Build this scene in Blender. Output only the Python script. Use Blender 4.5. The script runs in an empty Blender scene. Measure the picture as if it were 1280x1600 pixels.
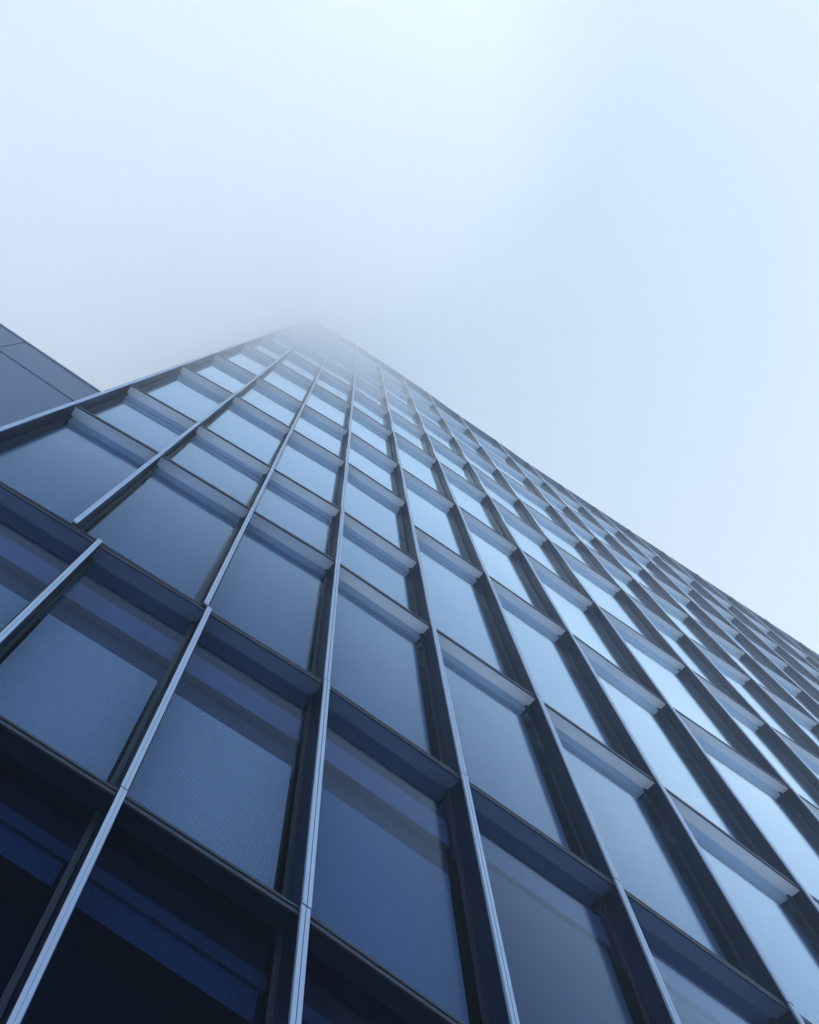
import bpy, math, random
from mathutils import Matrix, Vector
random.seed(7)
sc = bpy.context.scene
S = 1.6                                     # metres per facade module
EYE = 1.6                                   # camera height above the pavement

# ------------------------------------------------------------------ camera
def rot(a, b, c):
    return Matrix.Rotation(a, 3, 'Z') @ Matrix.Rotation(b, 3, 'X') @ Matrix.Rotation(c, 3, 'Z')
cam_d = bpy.data.cameras.new('camera')
cam = bpy.data.objects.new('camera', cam_d)
sc.collection.objects.link(cam)
cam.matrix_world = Matrix.Translation((-1.175*S, -2.09*S, EYE)) @ rot(math.radians(9.54), math.radians(164.52), math.radians(43.04)).to_4x4()
cam_d.sensor_fit = 'VERTICAL'
cam_d.sensor_height = 36
cam_d.sensor_width = 36
cam_d.lens = 22.5
cam_d.shift_x = 0.1631
cam_d.shift_y = -0.0964
cam_d.clip_start = 0.05
cam_d.clip_end = 6000
sc.camera = cam

# ------------------------------------------------------------------ sky and sun
SUN_EL, SUN_AZ = math.radians(61), math.radians(246)
w = bpy.data.worlds.new('World')
sc.world = w
w.use_nodes = True
nt = w.node_tree
nt.nodes.clear()
out = nt.nodes.new('ShaderNodeOutputWorld')
sky = nt.nodes.new('ShaderNodeTexSky')
sky.sky_type = 'NISHITA'
sky.sun_disc = False
sky.sun_elevation = SUN_EL
sky.sun_rotation = SUN_AZ
sky.air_density = 1.0
sky.dust_density = 6.0
bg = nt.nodes.new('ShaderNodeBackground')
bg.inputs['Strength'].default_value = 0.06
nt.links.new(sky.outputs[0], bg.inputs['Color'])
# the cloud deck over the blue sky: brightest overhead, greyer near the horizon
geo = nt.nodes.new('ShaderNodeTexCoord')
sep = nt.nodes.new('ShaderNodeSeparateXYZ')
nt.links.new(geo.outputs['Generated'], sep.inputs[0])
ramp = nt.nodes.new('ShaderNodeValToRGB')
ramp.color_ramp.elements[0].position = 0.0
ramp.color_ramp.elements[0].color = (0.06, 0.09, 0.15, 1)
ramp.color_ramp.elements[1].position = 1.0
ramp.color_ramp.elements[1].color = (0.60, 0.77, 0.95, 1)
e = ramp.color_ramp.elements.new(0.70)
e.color = (1.14, 1.27, 1.37, 1)
e = ramp.color_ramp.elements.new(0.38)
e.color = (0.38, 0.54, 0.80, 1)
nt.links.new(sep.outputs['Z'], ramp.inputs[0])
nz = nt.nodes.new('ShaderNodeTexNoise')
nz.inputs['Scale'].default_value = 1.6
nz.inputs['Detail'].default_value = 3
nt.links.new(geo.outputs['Generated'], nz.inputs['Vector'])
mr = nt.nodes.new('ShaderNodeMapRange')
mr.inputs['To Min'].default_value = 0.93
mr.inputs['To Max'].default_value = 1.06
nt.links.new(nz.outputs[0], mr.inputs['Value'])
bg2 = nt.nodes.new('ShaderNodeBackground')
nt.links.new(ramp.outputs[0], bg2.inputs['Color'])
nt.links.new(mr.outputs[0], bg2.inputs['Strength'])
mix = nt.nodes.new('ShaderNodeMixShader')
mix.inputs[0].default_value = 0.88
nt.links.new(bg.outputs[0], mix.inputs[1])
nt.links.new(bg2.outputs[0], mix.inputs[2])
nt.links.new(mix.outputs[0], out.inputs['Surface'])

sd = bpy.data.lights.new('sun', 'SUN')
sd.energy = 1.5
sd.angle = math.radians(40)
sd.color = (0.95, 0.97, 1.0)
sun = bpy.data.objects.new('sun', sd)
sc.collection.objects.link(sun)
d = Vector((math.sin(SUN_AZ)*math.cos(SUN_EL), math.cos(SUN_AZ)*math.cos(SUN_EL), math.sin(SUN_EL)))
sun.rotation_euler = d.to_track_quat('Z', 'Y').to_euler()

sc.view_settings.view_transform = 'Standard'
sc.view_settings.look = 'None'
sc.view_settings.exposure = 0.0
sc.view_settings.gamma = 1.0
sc.view_settings.use_curve_mapping = False
sc.cycles.volume_bounces = 14
sc.cycles.use_denoising = True
sc.cycles.transparent_max_bounces = 16
sc.cycles.max_bounces = 16

# ------------------------------------------------------------------ materials
def new_mat(name):
    m = bpy.data.materials.new(name)
    m.use_nodes = True
    t = m.node_tree
    t.nodes.clear()
    o = t.nodes.new('ShaderNodeOutputMaterial')
    return m, t, o
def surface_mat(name, col, rough=0.5, metal=0.0, spec=0.4, var=0.12, scale=6.0, stretch=(1, 1, 0.15), bump=0.0, tint=(0.55, 0.74, 1.0)):
    """painted or anodised metal with faint drawn streaks and blotches"""
    m, t, o = new_mat(name)
    b = t.nodes.new('ShaderNodeBsdfPrincipled')
    tc = t.nodes.new('ShaderNodeNewGeometry')
    mp = t.nodes.new('ShaderNodeMapping')
    mp.inputs['Scale'].default_value = stretch
    t.links.new(tc.outputs['Position'], mp.inputs['Vector'])
    n = t.nodes.new('ShaderNodeTexNoise')
    n.inputs['Scale'].default_value = scale
    n.inputs['Detail'].default_value = 6
    t.links.new(mp.outputs[0], n.inputs['Vector'])
    r = t.nodes.new('ShaderNodeMapRange')
    r.inputs['From Min'].default_value = 0.3
    r.inputs['From Max'].default_value = 0.77
    r.inputs['To Min'].default_value = 1-var
    r.inputs['To Max'].default_value = 1+var
    t.links.new(n.outputs[0], r.inputs['Value'])
    v = t.nodes.new('ShaderNodeVectorMath')
    v.operation = 'SCALE'
    v.inputs[0].default_value = col
    t.links.new(r.outputs[0], v.inputs['Scale'])
    t.links.new(v.outputs[0], b.inputs['Base Color'])
    r2 = t.nodes.new('ShaderNodeMapRange')
    r2.inputs['To Min'].default_value = max(0.02, rough-0.08)
    r2.inputs['To Max'].default_value = rough+0.08
    t.links.new(n.outputs[0], r2.inputs['Value'])
    t.links.new(r2.outputs[0], b.inputs['Roughness'])
    b.inputs['Metallic'].default_value = metal
    b.inputs['Specular IOR Level'].default_value = spec
    b.inputs['Specular Tint'].default_value = (*tint, 1)
    if bump:
        bp = t.nodes.new('ShaderNodeBump')
        bp.inputs['Strength'].default_value = bump
        bp.inputs['Distance'].default_value = 0.01
        t.links.new(n.outputs[0], bp.inputs['Height'])
        t.links.new(bp.outputs[0], b.inputs['Normal'])
    t.links.new(b.outputs[0], o.inputs['Surface'])
    return m
def glass_mat(name, tint, f0, k, refl, rough, gain):
    """coated facade glass: clear when seen square on, mirror-like at a glancing angle"""
    m, t, o = new_mat(name)
    g = t.nodes.new('ShaderNodeBsdfGlossy')
    g.inputs['Color'].default_value = (*refl, 1)
    g.inputs['Roughness'].default_value = rough
    tr = t.nodes.new('ShaderNodeBsdfTransparent')
    tr.inputs['Color'].default_value = (*tint, 1)
    lw = t.nodes.new('ShaderNodeLayerWeight')
    lw.inputs['Blend'].default_value = 0.5
    p = t.nodes.new('ShaderNodeMath'); p.operation = 'POWER'; p.inputs[1].default_value = k
    t.links.new(lw.outputs['Facing'], p.inputs[0])
    a = t.nodes.new('ShaderNodeMath'); a.operation = 'MULTIPLY_ADD'
    a.use_clamp = True
    a.inputs[1].default_value = gain; a.inputs[2].default_value = f0
    t.links.new(p.outputs[0], a.inputs[0])
    tc = t.nodes.new('ShaderNodeNewGeometry')
    n = t.nodes.new('ShaderNodeTexNoise')
    n.inputs['Scale'].default_value = 1.1
    n.inputs['Detail'].default_value = 2
    t.links.new(tc.outputs['Position'], n.inputs['Vector'])
    bp = t.nodes.new('ShaderNodeBump')
    bp.inputs['Strength'].default_value = 0.10
    bp.inputs['Distance'].default_value = 0.02
    t.links.new(n.outputs[0], bp.inputs['Height'])
    t.links.new(bp.outputs[0], g.inputs['Normal'])
    mx = t.nodes.new('ShaderNodeMixShader')
    t.links.new(a.outputs[0], mx.inputs[0])
    t.links.new(tr.outputs[0], mx.inputs[1])
    t.links.new(g.outputs[0], mx.inputs[2])
    t.links.new(mx.outputs[0], o.inputs['Surface'])
    return m
def blind_mat(name, col, ribs, contrast):
    """woven roller blind: fine upright ribs that wander a little"""
    m, t, o = new_mat(name)
    b = t.nodes.new('ShaderNodeBsdfPrincipled')
    b.inputs['Roughness'].default_value = 0.9
    b.inputs['Specular IOR Level'].default_value = 0.1
    tc = t.nodes.new('ShaderNodeNewGeometry')
    n = t.nodes.new('ShaderNodeTexNoise')
    n.inputs['Scale'].default_value = 9
    n.inputs['Detail'].default_value = 4
    t.links.new(tc.outputs['Position'], n.inputs['Vector'])
    wv = t.nodes.new('ShaderNodeTexWave')
    wv.wave_type = 'BANDS'; wv.bands_direction = 'X'
    wv.inputs['Scale'].default_value = ribs
    wv.inputs['Distortion'].default_value = 3.2
    wv.inputs['Detail'].default_value = 3
    wv.inputs['Detail Scale'].default_value = 0.9
    mp = t.nodes.new('ShaderNodeMapping')
    mp.inputs['Scale'].default_value = (1, 1, 0.35)
    t.links.new(tc.outputs['Position'], mp.inputs['Vector'])
    t.links.new(mp.outputs[0], wv.inputs['Vector'])
    r = t.nodes.new('ShaderNodeMapRange')
    r.inputs['To Min'].default_value = 1-contrast
    r.inputs['To Max'].default_value = 1+contrast
    t.links.new(wv.outputs['Fac'], r.inputs['Value'])
    r2 = t.nodes.new('ShaderNodeMapRange')
    r2.inputs['To Min'].default_value = 0.9
    r2.inputs['To Max'].default_value = 1.1
    t.links.new(n.outputs[0], r2.inputs['Value'])
    mm = t.nodes.new('ShaderNodeMath'); mm.operation = 'MULTIPLY'
    t.links.new(r.outputs[0], mm.inputs[0]); t.links.new(r2.outputs[0], mm.inputs[1])
    v = t.nodes.new('ShaderNodeVectorMath'); v.operation = 'SCALE'
    v.inputs[0].default_value = col
    t.links.new(mm.outputs[0], v.inputs['Scale'])
    t.links.new(v.outputs[0], b.inputs['Base Color'])
    t.links.new(b.outputs[0], o.inputs['Surface'])
    return m
M = {}
M['fin'] = surface_mat('dark_blue_fin_paint', (0.0045, 0.010, 0.030), 0.42, 0.0, 0.14, 0.35, 7)
M['nosing'] = surface_mat('brushed_fin_edge', (0.30, 0.41, 0.60), 0.13, 0.15, 1.0, 0.10, 14, (1, 1, 0.06), 0.0, (0.9, 0.96, 1.0))
M['joint'] = surface_mat('black_gasket', (0.003, 0.005, 0.010), 0.7, 0, 0.3, 0.1)
M['ledge_shade_deep'] = surface_mat('ledge_deep_shade_tone', (0.005, 0.010, 0.028), 0.45, 0.0, 0.3, 0.18, 4, (0.3, 1, 1))  # four ledge tones: shade low down and haze higher up put into colour
M['ledge_shade_half'] = surface_mat('ledge_half_shade_tone', (0.085, 0.13, 0.24), 0.45, 0.0, 0.4, 0.14, 4, (0.3, 1, 1))
M['ledge_haze_half'] = surface_mat('ledge_half_haze_tone', (0.56, 0.66, 0.80), 0.45, 0.0, 0.4, 0.10, 4, (0.3, 1, 1))
M['ledge_haze_full'] = surface_mat('ledge_full_haze_tone', (0.82, 0.88, 0.95), 0.45, 0.0, 0.4, 0.08, 4, (0.3, 1, 1))
M['drip'] = surface_mat('grey_drip_edge', (0.034, 0.044, 0.068), 0.35, 0.3, 0.5, 0.2, 8, (0.2, 1, 1))
M['frame'] = surface_mat('window_frame_paint', (0.010, 0.016, 0.034), 0.4, 0, 0.5, 0.15)
M['glass'] = glass_mat('coated_glass', (0.86, 0.92, 0.98), 0.004, 6.5, (0.67, 0.84, 1.0), 0.10, 4.5)
M['glass_low'] = glass_mat('shaded_street_glass', (0.62, 0.75, 0.92), 0.001, 4.5, (0.36, 0.56, 1.0), 0.06, 0.8)  # dark reflection of the street put in as darker, less reflective glass
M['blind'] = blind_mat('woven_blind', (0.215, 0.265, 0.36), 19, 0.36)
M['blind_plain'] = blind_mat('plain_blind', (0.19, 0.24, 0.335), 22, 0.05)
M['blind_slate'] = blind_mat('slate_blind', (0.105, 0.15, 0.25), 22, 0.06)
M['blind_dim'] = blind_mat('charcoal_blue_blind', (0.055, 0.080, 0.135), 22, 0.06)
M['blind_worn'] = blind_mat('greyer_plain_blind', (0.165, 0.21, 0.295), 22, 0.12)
M['blind_low'] = blind_mat('shaded_woven_blind', (0.046, 0.060, 0.098), 19, 0.55)  # bottom row's weaker light is put into this darker blind colour
M['rail_low'] = surface_mat('shaded_blind_box', (0.030, 0.040, 0.066), 0.6, 0, 0.3, 0.2, 9)  # blind box tone darkened along with the bottom row's dim light
M['rail'] = surface_mat('blind_box_paint', (0.055, 0.078, 0.18), 0.6, 0, 0.3, 0.1, 3)
M['header'] = surface_mat('header_mirror_tone', (0.022, 0.034, 0.078), 0.6, 0, 0.3, 0.1, 3)  # header whose dark tone also puts in the ledge's mirror image
M['room'] = surface_mat('dark_interior', (0.003, 0.006, 0.016), 0.9, 0, 0.2, 0.1)
M['core'] = surface_mat('tower_back_cladding', (0.05, 0.07, 0.11), 0.5, 0, 0.5, 0.1)
M['cladding'] = surface_mat('blue_grey_cladding', (0.105, 0.160, 0.275), 0.45, 0.1, 0.5, 0.08, 2.2, (1, 1, 1))
M['coping'] = surface_mat('parapet_cladding', (0.108, 0.152, 0.245), 0.4, 0.15, 0.5, 0.08, 2.2, (1, 1, 1))
M['paving'] = surface_mat('paving', (0.70, 0.72, 0.74), 0.85, 0, 0.3, 0.25, 0.7, (1, 1, 1))

# ------------------------------------------------------------------ mesh helpers
class MB:
    def __init__(self):
        self.v, self.f, self.m = [], [], []
        self.mats = []
    def mi(self, mat):
        if mat not in self.mats:
            self.mats.append(mat)
        return self.mats.index(mat)
    def hexa(self, p, mat, faces=None):
        """p: eight corners, x fastest, then y, then z"""
        b = len(self.v)
        self.v += [tuple(q) for q in p]
        for q in ((0, 2, 3, 1), (4, 5, 7, 6), (0, 1, 5, 4), (2, 6, 7, 3), (0, 4, 6, 2), (1, 3, 7, 5)):
            self.f.append(tuple(b+i for i in q))
            self.m.append(self.mi(mat))
    def box(self, x0, x1, y0, y1, z0, z1, mat):
        self.hexa([(x, y, z) for z in (z0, z1) for y in (y0, y1) for x in (x0, x1)], mat)
    def build(self, name, parent=None, bevel=0):
        me = bpy.data.meshes.new(name)
        me.from_pydata(self.v, [], self.f)
        for mt in self.mats:
            me.materials.append(mt)
        me.polygons.foreach_set('material_index', self.m)
        me.update()
        o = bpy.data.objects.new(name, me)
        sc.collection.objects.link(o)
        if parent:
            o.parent = parent
        if bevel:
            bv = o.modifiers.new('bevel', 'BEVEL')
            bv.width = bevel
            bv.segments = 1
            bv.limit_method = 'ANGLE'
        return o
def tag(o, **k):
    for a, b in k.items():
        o[a] = b
    return o
def empty(name, loc=(0, 0, 0)):
    o = bpy.data.objects.new(name, None)
    sc.collection.objects.link(o)
    o.location = loc
    return o

# ------------------------------------------------------------------ facade grid (in modules, eye level = 0)
FX = [-2.671, -1.755, -0.877, 0.0, 1.0, 2.096, 3.323, 4.823, 6.585, 8.11]
FY = [0.16, 0.093, 0.044, 0.0, 0.0, 0.004, 0.027, 0.095, 0.118, 0.174]
while FX[-1] < 33:
    FX.append(FX[-1]+1.55)
    FY.append(0.174)
ROOF = 26.0
LEFT = [-1.0, 0.35, 2.089, 3.58, 5.376, 6.726, 8.703, 10.623, 13.0, 15.2, 17.4, 19.6, 21.8, 23.9, ROOF]
RIGHT = [-1.0, 0.35, 2.089, 3.58, 5.376, 7.888, 10.485, 13.179, 15.695, 18.3, 20.9, 23.5, ROOF]
def lines(bay):
    return LEFT if bay < 4 else RIGHT
def xoff(u, z):
    """the tower's free left edge leans in a little towards the roof"""
    if u == 0:
        return 0.028*(z-8.0)
    if u == 1:                              # this column steps sideways at the third floor
        return 0.10 if z < 3.581 else -0.10*max(0.0, 1-(z-3.58)/10)
    if u == 2:
        return 0.03 if z < 3.581 else 0.0
    return 0.0
def P(u, x, y, z):
    """metres: x along the facade from fin u, y inwards from the fin edge, z up (modules)"""
    return ((FX[u]+xoff(u, z))*S+x, FY[u]*S+y, z*S+EYE)
FIN_W, FIN_D = 0.062, 0.242                  # metres
GLASS_Y = 0.222
NF = len(FX)
def span(mb, b, xa, xb, y0, y1, z0, z1, mat):
    """a bar across bay b; xa, xb inset from the fin centres, z in metres"""
    A0 = P(b, xa, 0, (z0-EYE)/S); A1 = P(b, xa, 0, (z1-EYE)/S)
    B0 = P(b+1, -xb, 0, (z0-EYE)/S); B1 = P(b+1, -xb, 0, (z1-EYE)/S)
    pts = []
    for A, B, z in ((A0, B0, z0), (A1, B1, z1)):
        for y in (y0, y1):
            pts += [(A[0], A[1]+y, z), (B[0], B[1]+y, z)]
    mb.hexa(pts, mat)
def part_span(mb, b, t0, t1, y0, y1, z0, z1, mat, xa=FIN_W/2, xb=FIN_W/2):
    pts = []
    for z in (z0, z1):
        A = P(b, xa, 0, (z-EYE)/S); B = P(b+1, -xb, 0, (z-EYE)/S)
        for y in (y0, y1):
            for t in (t0, t1):
                pts.append((A[0]+(B[0]-A[0])*t, A[1]+(B[1]-A[1])*t+y, z))
    mb.hexa(pts, mat)

# how large each cell shows in the picture decides which are parts of their own
Rinv = cam.matrix_world.inverted()
def pix(p):
    q = Rinv @ Vector(p)
    if q.z > -0.05:
        return None
    f = 22.5/36*1600
    return (640-0.1631*1600+f*q.x/-q.z, 800-0.0964*1600-f*q.y/-q.z)
def shown(pts):
    px = [pix(p) for p in pts]
    if any(p is None for p in px):
        return 0
    c = [(min(max(x, 0), 1280), min(max(y, 0), 1600)) for x, y in px]
    return abs(sum(c[i][0]*c[(i+1) % len(c)][1]-c[(i+1) % len(c)][0]*c[i][1] for i in range(len(c))))/2

# ------------------------------------------------------------------ ground
g = MB()
g.box(-2000, 2000, -2000, 2000, -0.3, 0.0, M['paving'])
tag(g.build('pavement'), kind='structure')

# ------------------------------------------------------------------ the tower
tower = empty('glass_tower', ((FX[0]+FX[-1])/2*S, 12, 0))
tag(tower, label='tall dark blue glass tower with upright fins, its top corner lost in fog', category='tower')
def child(o):
    o.matrix_parent_inverse = tower.matrix_world.inverted()
    return o
T0 = Matrix.Translation((-tower.location.x, -tower.location.y, -tower.location.z))
def tp(mb, name, parent=tower, bevel=0):
    o = mb.build(name, parent, bevel)
    if parent is tower:
        o.matrix_parent_inverse = T0
    return o
DEEP = 24.0
ROOM = 0.62                                 # metres from fin edge to the back of the shallow rooms
mb = MB()
mb.box(FX[0]*S+0.5, FX[-1]*S, 0.174*S+ROOM, DEEP, 0.0, ROOF*S+EYE-0.15, M['room'])
tp(mb, 'core')
mb = MB()                                   # left end wall closes the first bay
z0, z1 = 0.0, ROOF*S+EYE-0.1
pts = []
for z in (z0, z1):
    x = P(0, 0, 0, (z-EYE)/S)[0]
    pts += [(x-0.035, 0.16*S+FIN_D, z), (x+0.035, 0.16*S+FIN_D, z), (x-0.035, DEEP, z), (x+0.035, DEEP, z)]
mb.hexa(pts, M['core'])
tp(mb, 'end_wall')
mb = MB()
for b in range(NF-1):
    span(mb, b, 0, 0, 0.05, 0.75, ROOF*S+EYE-0.06, ROOF*S+EYE+0.10, M['coping'])
mb.box(FX[0]*S+1.0, FX[-1]*S, 0.75+0.28, DEEP, ROOF*S+EYE-0.12, ROOF*S+EYE+0.02, M['core'])
tp(mb, 'roof')

def rank(cells):
    return [c for _, c in sorted(cells, key=lambda q: -q[0])]
# ---- fins: one piece per storey, with a bright brushed nosing split by a groove
def fin_piece(mb, nb, u, z0, z1):
    gap = 0.012
    a, b_ = z0*S+EYE+gap/2, z1*S+EYE-gap/2
    jx, jy = random.uniform(-.004, .004), random.uniform(-.003, .003)
    def bar(m_, x0, x1, y0, y1, za, zb, mat):
        pts = []
        for z in (za, zb):
            q = P(u, 0, 0, (z-EYE)/S)
            for y in (y0, y1):
                for x in (x0, x1):
                    pts.append((q[0]+x+jx, q[1]+y+jy, z))
        m_.hexa(pts, mat)
    h = 0.024 if u < 3 else FIN_W/2
    bar(mb, -h, h, 0.022, FIN_D, a, b_, M['fin'])
    g_ = 0.001 if u < 3 else 0.003
    bar(nb, -h-0.002, -g_, 0.0, 0.022, a, b_, M['nosing'])
    bar(nb, g_, h+0.002, 0.0, 0.022, a, b_, M['nosing'])
    bar(nb, -g_, g_, 0.010, 0.022, a, b_, M['joint'])
cells = []
for u in range(NF):
    Ls = LEFT if u <= 4 else RIGHT
    for i in range(len(Ls)-1):
        a, b_ = Ls[i], Ls[i+1]
        s = shown([P(u, 0, 0, a), P(u, 0, FIN_D, a), P(u, 0, FIN_D, b_), P(u, 0, 0, b_)])+shown([P(u, -.04, 0, a), P(u, .04, 0, a), P(u, .04, 0, b_), P(u, -.04, 0, b_)])
        cells.append((s, (u, a, b_)))
order = rank(cells)
for u, a, b_ in order[:100]:
    mb, nb = MB(), MB()
    fin_piece(mb, nb, u, a, b_)
    o = tp(mb, 'fin')
    nb.build('fin_edge', o)
mb, nb = MB(), MB()
for u, a, b_ in order[100:]:
    fin_piece(mb, nb, u, a, b_)
o = tp(mb, 'fin'); tag(o, kind='stuff')
tag(nb.build('fin_edge', o), kind='stuff')

# ---- ledges: a shelf over every window with a thin metal drip edge
LH = 0.052                                  # ledge thickness
def ledge(mb, nb, b, z, tier):
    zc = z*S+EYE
    m_ = (M['ledge_shade_deep'], M['ledge_shade_half'], M['ledge_haze_half'], M['ledge_haze_full'])[tier]
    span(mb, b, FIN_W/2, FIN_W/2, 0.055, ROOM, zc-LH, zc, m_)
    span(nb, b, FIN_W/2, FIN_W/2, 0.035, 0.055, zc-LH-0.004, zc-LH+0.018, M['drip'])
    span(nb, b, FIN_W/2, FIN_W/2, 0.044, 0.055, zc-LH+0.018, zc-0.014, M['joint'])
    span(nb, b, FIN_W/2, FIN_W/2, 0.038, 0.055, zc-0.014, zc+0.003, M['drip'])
cells = []
for b in range(NF-1):
    Ls = lines(b)
    for i in range(1, len(Ls)-1):
        z = Ls[i]
        s = shown([P(b, .04, .04, z), P(b+1, -.04, .04, z), P(b+1, -.04, GLASS_Y, z), P(b, .04, GLASS_Y, z)])
        cells.append((s, (b, z, i)))
def light_tier(b, i):  # paler tone on higher storeys, a light gradient painted into the ledges
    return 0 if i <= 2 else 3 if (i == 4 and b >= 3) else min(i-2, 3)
order = rank(cells)
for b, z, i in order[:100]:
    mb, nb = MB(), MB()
    ledge(mb, nb, b, z, light_tier(b, i))
    o = tp(mb, 'ledge')
    nb.build('drip_edge', o)
mb, nb = MB(), MB()
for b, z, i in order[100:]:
    ledge(mb, nb, b, z, light_tier(b, i))
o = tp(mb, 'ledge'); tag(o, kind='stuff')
tag(nb.build('drip_edge', o), kind='stuff')

# ---- windows: pane > frame, blind, blind box, header with the ledge's mirrored band
def window(W, b, i, z0, z1):
    za, zb = z0*S+EYE, z1*S+EYE-LH
    H = zb-za
    part_span(W['window'], b, 0, 1, GLASS_Y, GLASS_Y+0.008, za+0.003, zb, M['glass_low'] if i <= 1 else M['glass'])
    fr = W['window_frame']
    for t0, t1, y0 in ((0, 0.018, 0.198), (0.018, 0.030, 0.211)):
        for q0, q1 in ((t0, t1), (1-t1, 1-t0)):
            part_span(fr, b, q0, q1, y0, GLASS_Y-0.001, za+0.004, zb, M['frame'])
    part_span(fr, b, 0.030, 0.970, 0.211, GLASS_Y-0.001, za+0.004, za+0.03, M['frame'])
    low = i <= 1  # bottom row: blind, box and header take tones with dim light painted in
    kind = 'low' if low else 'A' if i == 2 else 'C' if (i % 2 == 1 and random.random() < .8) else 'B'
    if i == 2 and b >= 4:
        kind = 'B'
    rnd = random.random()
    head = {'low': .09, 'A': .14, 'B': .05+.04*rnd, 'C': .02}[kind]  # header depth also covers the mirrored ledge, put in as a dark band
    rail = {'low': .03, 'A': .12, 'B': .12, 'C': .02}[kind]
    gapd = {'low': .0, 'A': .12+.03*rnd, 'B': .015, 'C': 0.}[kind]
    if i >= 4:
        head, rail, gapd = 0.0, 0.02, 0.0
    drop = {'low': .055+.01*rnd, 'A': 1, 'B': 1, 'C': 1}[kind]
    yb = GLASS_Y+0.10
    part_span(W['header_mirror_panel'], b, 0.0, 1.0, yb+0.06, yb+0.08, zb-(head+rail+gapd)*H-0.05, zb-0.001, M['header'] if not low else M['room'])
    part_span(W['blind_box'], b, 0.02, 0.98, yb-0.03, yb+0.055, zb-(head+rail)*H, zb-head*H, M['rail'] if not low else M['rail_low'])
    zt = zb-(head+rail+gapd)*H
    zl = za+0.01 if drop == 1 else zt-drop*H
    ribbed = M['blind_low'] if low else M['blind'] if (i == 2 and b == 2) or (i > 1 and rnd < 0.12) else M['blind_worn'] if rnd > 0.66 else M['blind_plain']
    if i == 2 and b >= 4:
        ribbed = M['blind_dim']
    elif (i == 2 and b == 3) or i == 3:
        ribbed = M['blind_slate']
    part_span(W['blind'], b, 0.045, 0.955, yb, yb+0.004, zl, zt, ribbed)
cells = []
for b in range(NF-1):
    Ls = lines(b)
    for i in range(len(Ls)-1):
        a, c = Ls[i], Ls[i+1]
        s = shown([P(b, .04, GLASS_Y, a), P(b+1, -.04, GLASS_Y, a), P(b+1, -.04, GLASS_Y, c), P(b, .04, GLASS_Y, c)])
        cells.append((s, (b, i, a, c)))
order = rank(cells)
KEYS = ('window', 'window_frame', 'header_mirror_panel', 'blind_box', 'blind')
for c in order[:100]:
    W = {k: MB() for k in KEYS}
    window(W, *c)
    o = tp(W['window'], 'window')
    for k in KEYS[1:]:
        W[k].build(k, o)
W = {k: MB() for k in KEYS}
for c in order[100:]:
    window(W, *c)
o = tp(W['window'], 'window'); tag(o, kind='stuff')
for k in KEYS[1:]:
    tag(W[k].build(k, o), kind='stuff')

# ------------------------------------------------------------------ the low panelled block on the left
blk_top = 6.5*S+EYE
bx1 = FX[0]*S-0.35
by = 0.62
blk = empty('panelled_block', (bx1-7, by+5, 0))
tag(blk, label='low plain blue grey panelled block beside the left edge of the tower', category='building')
TB = Matrix.Translation((-(bx1-7), -(by+5), 0))
def bp_(mb, name, bevel=0):
    o = mb.build(name, blk, bevel)
    o.matrix_parent_inverse = TB
    return o
mb = MB()
mb.box(bx1-14, bx1, by+0.06, by+10, 0, blk_top-0.02, M['joint'])
bp_(mb, 'wall')
rows = [0.0, 2.4, 5.0, 5.40*S+EYE-0.9 if 0 else 7.4, 5.88*S+EYE]
xs = [bx1-14+1.55*k for k in range(10)]
xs = [bx1]+[bx1-1.6-1.62*k for k in range(8)]
for k in range(8):
    for r in range(len(rows)-1):
        mb = MB()
        mb.box(xs[k+1]+0.008, xs[k]-0.008, by, by+0.06, rows[r]+0.008, rows[r+1]-0.008, M['cladding'])
        bp_(mb, 'cladding_panel', 0.004)
    mb = MB()
    mb.box(xs[k+1]+0.008, xs[k]-0.008, by-0.012, by+0.06, rows[-1]+0.008, blk_top-0.06, M['coping'])
    bp_(mb, 'parapet_panel', 0.004)
mb = MB()
mb.box(xs[8], bx1, by-0.03, by+0.35, blk_top-0.055, blk_top, M['coping'])
bp_(mb, 'coping', 0.005)

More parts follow.
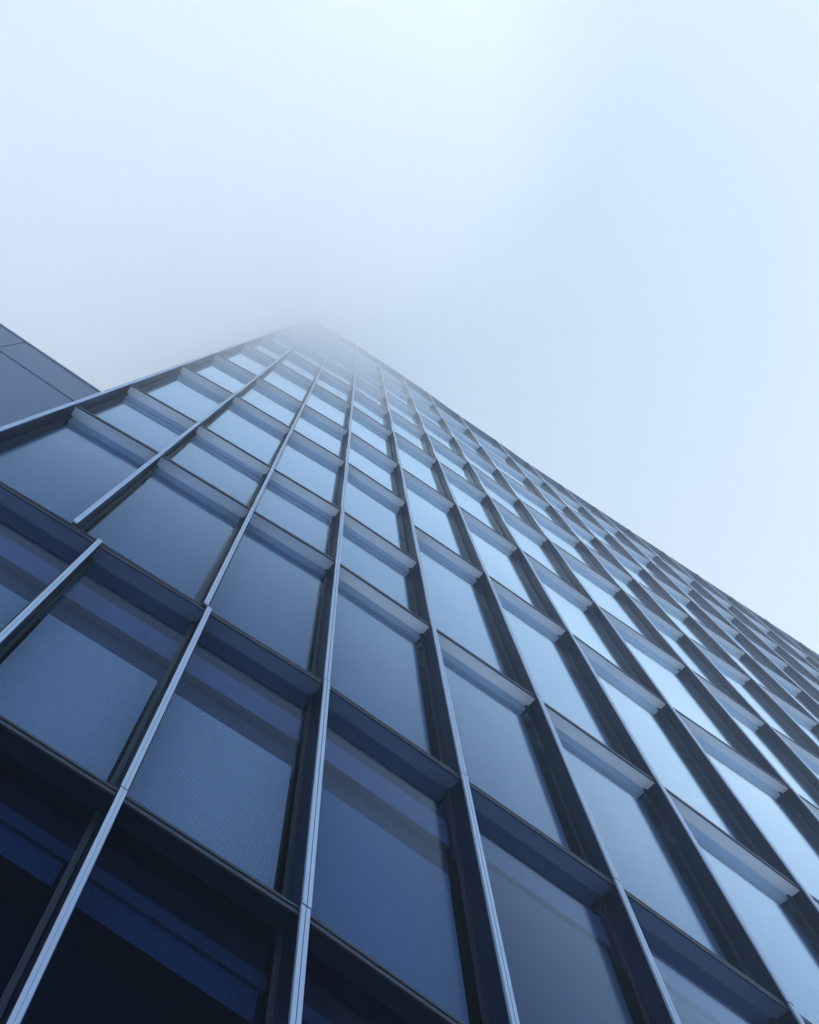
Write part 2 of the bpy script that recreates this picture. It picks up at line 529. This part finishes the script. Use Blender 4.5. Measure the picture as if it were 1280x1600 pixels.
# ------------------------------------------------------------------ air
def volume_box(name, x0, x1, y0, y1, z0, z1, dens, col, aniso):
    m, t, o = new_mat(name+'_air')
    v = t.nodes.new('ShaderNodeVolumePrincipled')
    v.inputs['Color'].default_value = (*col, 1)
    v.inputs['Density'].default_value = dens
    v.inputs['Anisotropy'].default_value = aniso
    t.links.new(v.outputs[0], o.inputs['Volume'])
    mb = MB()
    mb.box(x0, x1, y0, y1, z0, z1, m)
    return tag(mb.build(name), kind='stuff')
volume_box('haze', -2050, 2050, -2050, 2050, -1.3, 75, 0.0055, (0.88, 0.95, 1.0), 0.4)

# the fog bank that swallows the tower's upper left corner
import bmesh
bm = bmesh.new()
bmesh.ops.create_icosphere(bm, subdivisions=4, radius=1.0)
me = bpy.data.meshes.new('fog_bank')
bm.to_mesh(me); bm.free()
fog = bpy.data.objects.new('fog_bank', me)
sc.collection.objects.link(fog)
fog.location = (-10.0*S, -2*S, 16.0*S+EYE)
fog.scale = (13.0*S, 13*S, 15.0*S)
tag(fog, kind='stuff')
m, t, o = new_mat('fog')
v = t.nodes.new('ShaderNodeVolumePrincipled')
v.inputs['Color'].default_value = (1.0, 1.0, 1.0, 1)
v.inputs['Anisotropy'].default_value = 0.77
tc = t.nodes.new('ShaderNodeTexCoord')
ln = t.nodes.new('ShaderNodeVectorMath'); ln.operation = 'LENGTH'
t.links.new(tc.outputs['Object'], ln.inputs[0])
r = t.nodes.new('ShaderNodeMapRange'); r.interpolation_type = 'SMOOTHSTEP'
r.inputs['From Min'].default_value = 1.12
r.inputs['From Max'].default_value = 0.76
r.inputs['To Min'].default_value = 0.0
r.inputs['To Max'].default_value = 0.17
nf = t.nodes.new('ShaderNodeTexNoise')
nf.inputs['Scale'].default_value = 2.6
nf.inputs['Detail'].default_value = 3
t.links.new(tc.outputs['Object'], nf.inputs['Vector'])
wf = t.nodes.new('ShaderNodeMath'); wf.operation = 'MULTIPLY_ADD'
wf.inputs[1].default_value = 0.30
t.links.new(nf.outputs[0], wf.inputs[0])
t.links.new(ln.outputs['Value'], wf.inputs[2])
t.links.new(wf.outputs[0], r.inputs['Value'])
t.links.new(r.outputs[0], v.inputs['Density'])
t.links.new(v.outputs[0], o.inputs['Volume'])
me.materials.append(m)
